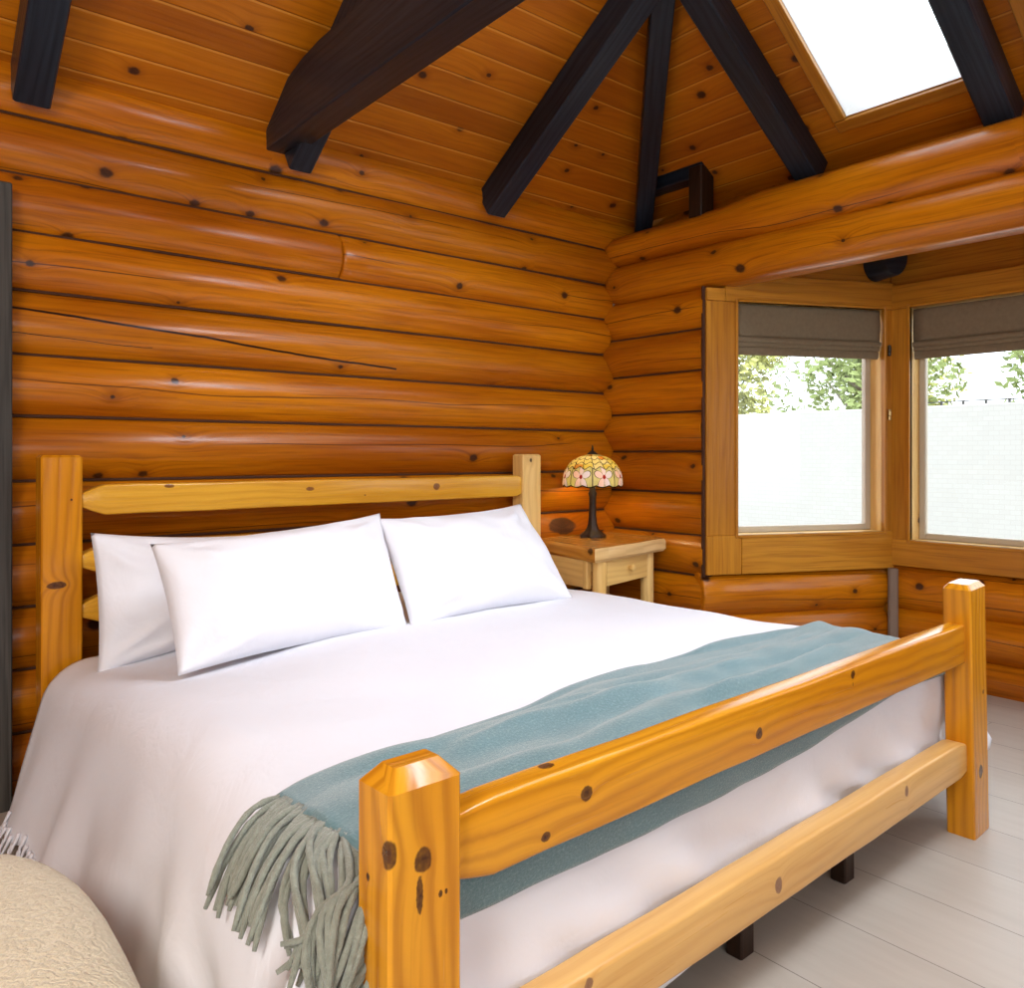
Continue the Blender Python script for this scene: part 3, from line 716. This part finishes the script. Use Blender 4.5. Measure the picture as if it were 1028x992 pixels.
PA, PB, QA, QB = -.50, 2.50, -.34, 2.06
def duvet(s, t):
    q = lerp(QA, QB, t); p = lerp(PA + .075 * smooth(1.35, 1.8, q), PB + .24 * smooth(-.05, .08, q) * (1 - smooth(.28, .6, q)), s)
    if p < -.40: p += .018 * nz(q * 7, 3) + .012 * nz(q * 19, 9)
    P = surf(p, q)
    if q < .0: P.z += .07 * smooth(.75, 1.1, p) * smooth(-.10, -.34, q)
    P.z = max(P.z, .02)
    return P
dv_ = empty('white_duvet', B0, BR)
tag(dv_, 'white cotton duvet spread over the pine bed and hanging down its sides', 'duvet')
mb = MB(); grid(mb, duvet, 150, 120, uvf=lambda a, b: (a * 3, b * 2.3))
o = mb.build('cover', M['cotton'], dv_, 180); sol = o.modifiers.new('t', 'SOLIDIFY'); sol.thickness = .012; sol.offset = -1
# loose white threads on the hem at the head end, left side
for k in range(22):
    q = lerp(1.55, 2.03, (k + .5) / 22) + random.uniform(-.01, .01); p0 = PA + .075 * smooth(1.35, 1.8, q) + random.uniform(-.0, .05); L = random.uniform(.03, .10); pts = []
    for i in range(6):
        t = i / 5; P = surf(p0 - L * t, q + .03 * t * random.uniform(-.6, 1) ); P.x -= .006 + .01 * t; P.z = max(P.z, .012); pts.append(P)
    mb = MB(); tube(mb, pts, .006, 6, taper=lambda t: 1 - .8 * t); mb.build('frayed_thread', M['cotton'], dv_, 180)

# teal throw across the foot end
TPA, TPB, TQA = .045, 2.165, VF - .175
def thq(p): return .435 + .085 * smooth(.3, 1.2, p) - .04 * smooth(1.5, 2.1, p) + .012 * nz(p * 4, 2)
def lift(p, q):
    w_ = smooth(.05, .3, p) * (1 - .6 * smooth(1.9, 2.1, p))
    f = .016 * max(0, sin((q + .10 * nz(p * 1.5, 4)) * 34 + p * 1.2)) * w_ * smooth(.16, .25, q) + .018 * max(0, nz(p * 3.2, q * 9, 6)) * smooth(.14, .22, q)
    for (c0, wd, amp, a, b, ph) in ((.31, .020, .022, .25, 1.15, 0), (.375, .016, .016, .55, 1.5, 1.0), (.255, .018, .024, .95, 1.9, 2.0), (.43, .014, .012, 1.2, 2.0, .5)):
        cc = c0 + .035 * sin(p * 2.6 + ph) + .012 * nz(p * 6, ph); dlt = (q - cc) / wd
        f += amp * math.exp(-dlt * dlt if dlt > 0 else -dlt * dlt * .25) * smooth(a, a + .2, p) * (1 - smooth(b - .2, b, p)) * smooth(.17, .22, q)
    return .016 + f
def throw(s, t):
    q = lerp(TQA, 1, t); p = lerp(TPA, TPB, s)
    qe = thq(p); qs = TQA + .004 * nz(p * 5, 11) + .05 * smooth(.9, 1.9, p); q = lerp(qs, qe, t)
    if s == 0: p += .012 * nz(q * 30, 1)
    if s > .97: p += .02 * nz(q * 12, 5) * (s - .97) / .03
    return surf(p, q) + snorm(p, q) * lift(p, q)
tw = empty('wool_throw', B0, BR)
tag(tw, 'teal wool throw with a fringed end laid across the foot of the bed', 'throw blanket')
mb = MB(); grid(mb, throw, 130, 60, uvf=lambda a, b: (a * 2.15, b * .62))
o = mb.build('throw_cloth', M['teal'], tw, 180); sol = o.modifiers.new('t', 'SOLIDIFY'); sol.thickness = .010; sol.offset = 0
TN = 78
for k in range(TN):
    q0 = lerp(.03, thq(TPA) - .004, (k + .5) / TN); L = random.uniform(.145, .185); dq = lerp(-.13, -.045, clamp((q0 - .1) / .33)) + random.uniform(-.022, .022); ph = random.uniform(0, 6); hgt = random.uniform(.004, .022); pts = []
    cross = random.random() < .15
    for i in range(12):
        t = i / 11; p = TPA + .008 - L * t; q = q0 + (dq * 1.6 if cross else dq) * t + .007 * sin(t * 9 + ph) * t
        q = max(q, -.02); P = surf(p, q) + snorm(p, q) * (.016 + (hgt if not cross else .03) * sin(min(1, t * 3) * PI / 2) + .003 * sin(t * 14 + ph)); pts.append(P)
    for _ in range(5): pts = [pts[0]] + [(pts[i - 1] + pts[i] * 2 + pts[i + 1]) / 4 for i in range(1, len(pts) - 1)] + [pts[-1]]
    mb = MB(); tube(mb, pts, .0056, 7, taper=lambda t: 1.0 + .12 * sin(t * 40) if t < .93 else 1.25 - (t - .93) * 9)
    mb.build('tassel', M['tassel'], tw, 180)
# frayed edge at the far end
for k in range(34):
    q0 = lerp(.10, thq(TPB), k / 33); pts = []; L = random.uniform(.015, .04)
    for i in range(4):
        t = i / 3; p = TPB - .01 + L * t; q = q0 + .006 * random.uniform(-1, 1) * t; pts.append(surf(p, q) + snorm(p, q) * (.02 + .012 * t * random.random()))
    mb = MB(); tube(mb, pts, .0035, 5); mb.build('frayed_tuft', M['teal'], tw, 180)

# pillows
def pillow(bl, br_, tl, tr, th, label, seed, bulge=0.0):
    """four corners in bed coordinates (bottom/top, left/right)"""
    bl, br_, tl, tr = map(Vector, (bl, br_, tl, tr)); c = (bl + br_ + tl + tr) / 4
    nrm = (br_ - bl).cross(tl - bl).normalized()
    RM = Matrix.Rotation(BR, 3, 'Z'); base = Vector(B0) + RM @ Vector((c.x, c.y, bl.z))
    o = empty('pillow', base, BR); org = Vector((c.x, c.y, bl.z))
    mb = MB(); nu, nv = 56, 40
    for side in (1, -1):
        def f(s, t, side=side):
            a, b = s * 2 - 1, t * 2 - 1
            # pinch the sides between the corners
            a2 = a * (1 - .032 * (1 - b * b) * abs(a)); b2 = b * (1 - .10 * (1 - a * a) * abs(b))
            s2, t2 = (a2 + 1) / 2, (b2 + 1) / 2
            P = bl.lerp(br_, s2).lerp(tl.lerp(tr, s2), t2)
            e = max(0, 1 - abs(a) ** 2.6) ** .62 * max(0, 1 - abs(b) ** 2.4) ** .55
            d_ = th * .5 * e
            r1 = math.hypot(a - 1, b - 1); r2 = math.hypot(a + 1, b - 1); r3 = math.hypot(a + 1, b + 1); r4 = math.hypot(a - 1, b + 1)
            wr_ = 0
            for q, (rr, ca, cb) in enumerate(((r1, 1, 1), (r2, -1, 1), (r3, -1, -1), (r4, 1, -1))):
                an = math.atan2(b - cb, a - ca); wr_ += (1 - 2 * abs(sin(an * 5.5 + seed * 3 + q * 2 + 1.2 * nz(rr * 3, seed, q)))) * math.exp(-((rr - .42) / .26) ** 2)
            wr_ = (wr_ / (1 + abs(wr_) * .3))
            d_ += (.0125 * wr_ + .018 * nz(a * 2.2 + seed, b * 2.2, side) + .005 * nz(a * 5 + seed, b * 5, side * 2)) * min(1, e * 1.6)
            return P + nrm * d_ * side - org
        grid(mb, f, nu, nv)
    ob = mb.build('pillowcase', M['pillow'], o, 180)
    bm = bmesh.new(); bm.from_mesh(ob.data); bmesh.ops.remove_doubles(bm, verts=bm.verts, dist=.0004); bmesh.ops.recalc_face_normals(bm, faces=bm.faces); bm.to_mesh(ob.data); bm.free()
    # stitched hem around the open end
    tag(o, label, 'pillow', 'white pillows against the headboard'); return o
pillow((.11, 1.85, .505), (.90, 1.90, .555), (.12, 1.975, .945), (.90, 1.985, .905), .20, 'white pillow at the far left, half hidden behind the larger left pillow', 1.3)
pillow((.21, 1.42, .572), (1.03, 1.47, .580), (.20, 1.63, .93), (1.02, 1.645, .985), .24, 'large white pillow in front on the left side of the bed', 2.1)
pillow((1.035, 1.46, .580), (1.87, 1.47, .587), (1.005, 1.655, .965), (1.80, 1.73, .985), .24, 'white pillow on the right side of the bed, nearest the nightstand', 3.7)

# ------------------------------------------------------------------ nightstand
NS = empty('nightstand', (3.03, 2.95, 0)); tag(NS, 'small pale pine log nightstand with a thick slab top and one drawer', 'nightstand')
sx = lambda x: x - 3.03
sy = lambda y: y - 2.95
ZT = .76
def slab(mb):
    out = [(2.695, 2.675), (2.80, 2.688), (2.95, 2.715), (3.10, 2.735), (3.24, 2.775), (3.34, 2.79), (3.385, 2.86), (3.388, 2.95), (3.385, 3.10), (3.38, 3.235), (2.785, 3.235), (2.775, 3.09)]
    n_ = len(out); cxm, cym = 3.03, 2.95
    lay = [(0, -.066, .014), (0, -.052, 0), (0, -.012, 0), (0, 0, .010)]
    V = []; 
    for (_, dz, ins) in lay:
        for (x, y) in out:
            dx, dy = cxm - x, cym - y; l_ = math.hypot(dx, dy); V.append((sx(x + dx / l_ * ins), sy(y + dy / l_ * ins), ZT + dz))
    F = []; U = []; MI = []
    for r in range(3):
        for i in range(n_):
            j = (i + 1) % n_; F.append([r * n_ + i, r * n_ + j, (r + 1) * n_ + j, (r + 1) * n_ + i])
            du = math.hypot(out[i][0] - out[j][0], out[i][1] - out[j][1]); U.append([(i * .2, lay[r][1]), (i * .2 + du, lay[r][1]), (i * .2 + du, lay[r + 1][1]), (i * .2, lay[r + 1][1])]); MI.append(1 if i <= 7 else 0)
    F.append(list(range(3 * n_, 4 * n_))); U.append([(y, x) for x, y in out]); MI.append(0)
    F.append(list(range(n_))[::-1]); U.append([(y, x) for x, y in out][::-1]); MI.append(0)
    b = len(mb.v); mb.v += V
    for f_, u_, m_ in zip(F, U, MI): mb.f.append([b + i for i in f_]); mb.u.append(u_); mb.sd.append(.3); mb.mi.append(m_)
mb = MB(); slab(mb); mb.build('slab_top', [M['slab'], M['slab_edge']], NS, 30)
for k, (x, y) in enumerate(((2.785, 2.735), (3.255, 2.845), (2.79, 3.18), (3.27, 3.18))):
    mb = MB(); log(mb, (sx(x), sy(y), 0), (sx(x), sy(y), ZT - .064), .034, .13 * k, e0=.006, e1=.006, wob=.002, nseg=14, endround=.9); mb.build('leg', M['pine_pale'], NS, 50)
mb = MB()
for (a, b) in (((2.765, 2.79), (2.765, 3.15)), ((3.275, 2.90), (3.275, 3.15)), ((2.80, 3.19), (3.26, 3.19))):
    beam(mb, (sx(a[0]), sy(a[1]), ZT - .135), (sx(b[0]), sy(b[1]), ZT - .135), .022, .135, .003, a[0] % 1)
mb.build('apron', M['pine_pale'], NS)
for k, (x, y) in enumerate(((2.752, 2.785), (3.288, 2.88))):
    mb = MB(); beam(mb, (sx(x), sy(y), ZT - .205), (sx(x), sy(y), ZT - .064), .035, .035, .006, .4 * k); mb.build('corner_block', M['pine_pale'], NS)
dr = MB(); beam(dr, (sx(2.82), sy(2.735), ZT - .132), (sx(3.225), sy(2.83), ZT - .132), .024, .125, .004, .7); drw = dr.build('drawer', M['pine_pale'], NS)
kx, ky = 3.035, 2.783; nd = Vector((.228, -.973, 0)).normalized()
mb = MB()
sweep(mb, (sx(kx) + nd.x * .008, sy(ky) + nd.y * .008, ZT - .125), (sx(kx) + nd.x * .044, sy(ky) + nd.y * .044, ZT - .125), circ(.017, 14), [(0, .55, .55, 0, 0), (.012, .55, .55, 0, 0), (.018, .95, .95, 0, 0), (.028, 1, 1, 0, 0), (.035, .6, .6, 0, 0)], .5)
mb.build('knob', M['pine_pale'], drw, 50)

# ------------------------------------------------------------------ stained-glass lamp
LP = empty('table_lamp', (3.085, 3.08, ZT)); tag(LP, 'small bronze table lamp with a domed stained glass shade on the nightstand', 'table lamp')
mb = MB(); lathe(mb, [(.0, 0), (.066, 0), (.068, .010), (.060, .018), (.047, .028), (.033, .045), (.025, .070), (.020, .11), (.0185, .17), (.019, .215), (.024, .235), (.016, .25), (.014, .30), (.0, .31)], n=28,
                 fn=lambda a, r, z: (1 + (.10 if z < .03 else .05) * sin(a * 7) * (1 if r > .01 else 0) + .03 * sin(a * 5 + z * 30), 0)); mb.build('lamp_base', M['bronze'], LP, 50)
sh = [(.162 * sin(t) ** .92 if t > 0 else .01, .285 + .160 * (cos(t) ** .9 if cos(t) > 0 else 0)) for t in [math.radians(88 - 80 * i / 16) for i in range(17)]]
sh = [(sh[0][0] - .003, sh[0][1] - .014)] + sh
mb = MB(); lathe(mb, sh, n=84, fn=lambda a, r, z: (1, (-.010 * abs(sin(a * 7)) if z < .30 else 0)))
ls = mb.build('lamp_shade', M['leaded'], LP, 180); sol = ls.modifiers.new('t', 'SOLIDIFY'); sol.thickness = .003
mb = MB(); lathe(mb, [(r_, z_ + .034) for r_, z_ in [(.0, .402), (.031, .404), (.030, .412), (.012, .425), (.005, .43), (.007, .44), (.004, .456), (.0, .462)]], n=18); mb.build('finial', M['bronze'], LP, 50)
mb = MB(); lathe(mb, [(.0, .32), (.018, .33), (.024, .355), (.018, .38), (.0, .39)], n=14)
nb = N('warm_bulb'); nb.set(Base_Color=(1, .9, .7), Emission_Color=(1, .78, .45), Emission_Strength=75.0); mb.build('bulb', nb.m, LP, 180)
mb = MB(); tube(mb, [(.05, .03, .006), (.09, .07, .006), (.14, .10, .006), (.20, .14, .008), (.25, .165, .012)], .0035, 6); mb.build('power_cord', M['dark_brown'], LP, 180)

# ------------------------------------------------------------------ beige ottoman beside the bed
OT = empty('ottoman', (-.17, 1.41, 0)); tag(OT, 'beige fabric ottoman with a rounded edge at the lower left corner', 'ottoman')
def sup(a, n_): return (abs(cos(a)) ** (2 / n_) * (1 if cos(a) >= 0 else -1), abs(sin(a)) ** (2 / n_) * (1 if sin(a) >= 0 else -1))
mb = MB(); V = []; F = []; U = []; na, nb_ = 64, 26
for j in range(nb_ + 1):
    b = lerp(-PI / 2, PI / 2, j / nb_); rz, zz = abs(cos(b)) ** .42, abs(sin(b)) ** .55 * (1 if b >= 0 else -1)
    for i in range(na):
        x, y = sup(2 * PI * i / na, 3.2); k = 1 + .012 * nz(x * 2, y * 2, b)
        cr = math.exp(-((y - .80) / .022) ** 2) * .012 * (1 if b > 0 else 0)
        V.append((x * .53 * rz * k, y * .57 * rz * k, .262 + .225 * zz + .010 * (1 - x * x) * (1 if b > 0 else 0) - cr))
for j in range(nb_):
    for i in range(na):
        i2 = (i + 1) % na; F.append([j * na + i, j * na + i2, (j + 1) * na + i2, (j + 1) * na + i]); U.append([(i / na, j / nb_), ((i + 1) / na, j / nb_), ((i + 1) / na, (j + 1) / nb_), (i / na, (j + 1) / nb_)])
mb.add(V, F, U); mb.build('upholstery', M['beige'], OT, 180)
for (x, y) in ((-.3, -.33), (.3, -.33), (-.3, .33), (.3, .33)):
    mb = MB(); beam(mb, (x, y, 0), (x, y, .05), .05, .05, .005); mb.build('foot', M['dark_brown'], OT)

# ------------------------------------------------------------------ outdoors
mb = MB(); box(mb, (4.75, -40, -.4), (60, 40, -.25), .002); gr = mb.build('ground_outside', M['gravel'], None, 0, 'structure')
gw = empty('garden_wall', (9.1, 2, -.25)); tag(gw, 'long white painted brick garden wall outside the bay windows', 'wall')
part('brickwork', M['brick'], gw, lambda m: box(m, (-.1, -14, 0), (.1, 14, 1.98), .01))
for k in range(13):
    mb = MB(); y = -1 + k * .22 + .6; beam(mb, (0, y, 1.96), (0, y, 2.03), .03, .02, .003); mb.build('stud', M['iron'], gw)
mb = MB(); tube(mb, [(0, -1 + i * .5, 2.02 + .004 * (i % 2)) for i in range(8)], .006, 5); mb.build('wire', M['iron'], gw, 180)
hs = empty('neighbour_house', (25, 10.0, -.25)); tag(hs, 'pale house with a low roof behind the garden wall', 'house')
part('house_wall', M['siding'], hs, lambda m: box(m, (-3, -5, 0), (3, 5, 2.6), .01))
mb = MB(); mb.add([(-3.5, -5.5, 2.5), (3.5, -5.5, 2.5), (0, -5.5, 3.9), (-3.5, 5.5, 2.5), (3.5, 5.5, 2.5), (0, 5.5, 3.9)], [[0, 1, 2], [3, 5, 4], [0, 2, 5, 3], [1, 4, 5, 2], [0, 3, 4, 1]], [[(0, 0)] * 3, [(0, 0)] * 3] + [[(0, 0)] * 4] * 3); mb.build('house_roof', M['roofing'], hs, 0)
def tree(x, y, h, r, mat, label, nl=5200, cz=.62):
    t = empty('garden_tree', (x, y, -.25)); tag(t, label, 'tree', 'trees beyond the garden wall')
    rr = random.Random(int(x * 31 + y * 17))
    mb = MB(); tube(mb, [(0, 0, 0), (.05, .03, h * .3), (.0, .08, h * .6), (.03, 0, h * .9)], .16, 8, taper=lambda q: 1 - .75 * q)
    for k in range(5):
        a = k * 1.3; z = h * (.35 + .1 * k); tube(mb, [(0, 0, z), (cos(a) * r * .4, sin(a) * r * .4, z + h * .08), (cos(a) * r * .75, sin(a) * r * .75, z + h * .18)], .05, 6, taper=lambda q: 1 - .7 * q)
    mb.build('trunk', M['bark'], t, 180)
    mb = MB(); clumps = [(Vector((rr.gauss(0, .45) * r, rr.gauss(0, .45) * r, h * cz + rr.gauss(0, .2) * h)), rr.uniform(.25, .5) * r) for _ in range(26)]
    for k in range(nl):
        c, cr = clumps[k % 26]; dv = Vector((rr.gauss(0, 1), rr.gauss(0, 1), rr.gauss(0, 1))).normalized() * cr * rr.uniform(.6, 1.05)
        p = c + dv; a = Vector((rr.gauss(0, 1), rr.gauss(0, 1), rr.gauss(0, 1))).normalized(); b = a.orthogonal().normalized(); s = rr.uniform(.08, .15) * r * .45
        mb.add([p - a * s, p + b * s * .6, p + a * s, p - b * s * .6], [[0, 1, 2, 3]], [[(0, 0), (1, 0), (1, 1), (0, 1)]], rr.random())
    mb.build('foliage', mat, t, 0)
tree(12.3, 9.5, 4.2, 1.5, M['leafA'], 'yellow green tree seen at the left of the bay window beside the log wall')
tree(12.9, 6.5, 4.4, 1.3, M['leafB'], 'darker green tree seen at the right of the bay window beside the log wall')
tree(18.5, 13.5, 7.0, 1.9, M['leafA'], 'tall yellow green tree farther back behind the garden wall')
tree(12.6, 3.45, 4.6, 1.25, M['leafB'], 'leafy green tree at the right of the bay window on the photo edge')
tree(16.6, 7.6, 4.0, 1.2, M['leafA'], 'low yellow green tree at the left of the bay window on the photo edge')
tree(34, 8.2, 8.5, 2.6, M['leafB'], 'tall green tree rising behind the pale house roof')

# ------------------------------------------------------------------ light
SKY_H, SKY_Z = 2.8, 6.2
wd = bpy.data.worlds.new('sky'); SC.world = wd; wd.use_nodes = True; nt = wd.node_tree
bg = nt.nodes['Background']
# overcast sky: about three times brighter overhead than at the horizon
tc = nt.nodes.new('ShaderNodeTexCoord'); sp = nt.nodes.new('ShaderNodeSeparateXYZ'); nt.links.new(tc.outputs['Generated'], sp.inputs[0])
mr = nt.nodes.new('ShaderNodeMapRange'); nt.links.new(sp.outputs['Z'], mr.inputs[0])
for k, v in enumerate((0.0, 1.0, SKY_H, SKY_Z)): mr.inputs[1 + k].default_value = v
nt.links.new(mr.outputs[0], bg.inputs[1]); bg.inputs[0].default_value = (.82, .91, 1.0, 1)
# added area lights without fittings, brightening the bed and the room
def area(name, loc, target, sx_, sy_, power, col):
    l = bpy.data.lights.new(name, 'AREA'); l.shape = 'RECTANGLE'; l.size = sx_; l.size_y = sy_; l.energy = power; l.color = col
    o = bpy.data.objects.new(name, l); COL.objects.link(o); o.location = loc
    o.rotation_euler = (Vector(target) - Vector(loc)).to_track_quat('-Z', 'Y').to_euler(); return o
pl = area('bed_fill_light', (2.2, .2, 3.35), (1.55, 1.85, .5), .8, .8, 30, (.84, .91, 1.0)); pl.data.spread = 2.0  # unseen light added above the bed to brighten its top
area('side_fill_light', (-1.3, -.2, 2.35), (.4, 1.9, .3), .8, .8, 56, (1, .94, .85))  # added fill with no fitting, lifts the left side of the duvet
area('room_fill_light', (-.6, -1.6, 2.3), (1.2, 1.8, .6), .7, .7, 24, (1, .95, .87))  # unseen warm fill added behind the camera

# ------------------------------------------------------------------ camera and view
cd = bpy.data.cameras.new('camera'); cam = bpy.data.objects.new('camera', cd); COL.objects.link(cam)
cam.location = (0, 0, 1.2); cam.rotation_euler = (PI / 2, 0, -(PI / 2 - .8838) + 0.0)
cam.rotation_euler[2] = -math.atan2(math.cos(.8838), math.sin(.8838))
cd.sensor_fit = 'HORIZONTAL'; cd.sensor_width = 36; cd.lens = 36 * 812 / 1028; cd.shift_y = (457 - 496) / 1028; cd.clip_start = .05
SC.camera = cam
vs = SC.view_settings; vs.view_transform = 'Standard'; vs.look = 'None'; vs.gamma = 1; vs.use_curve_mapping = False; vs.exposure = 0.2
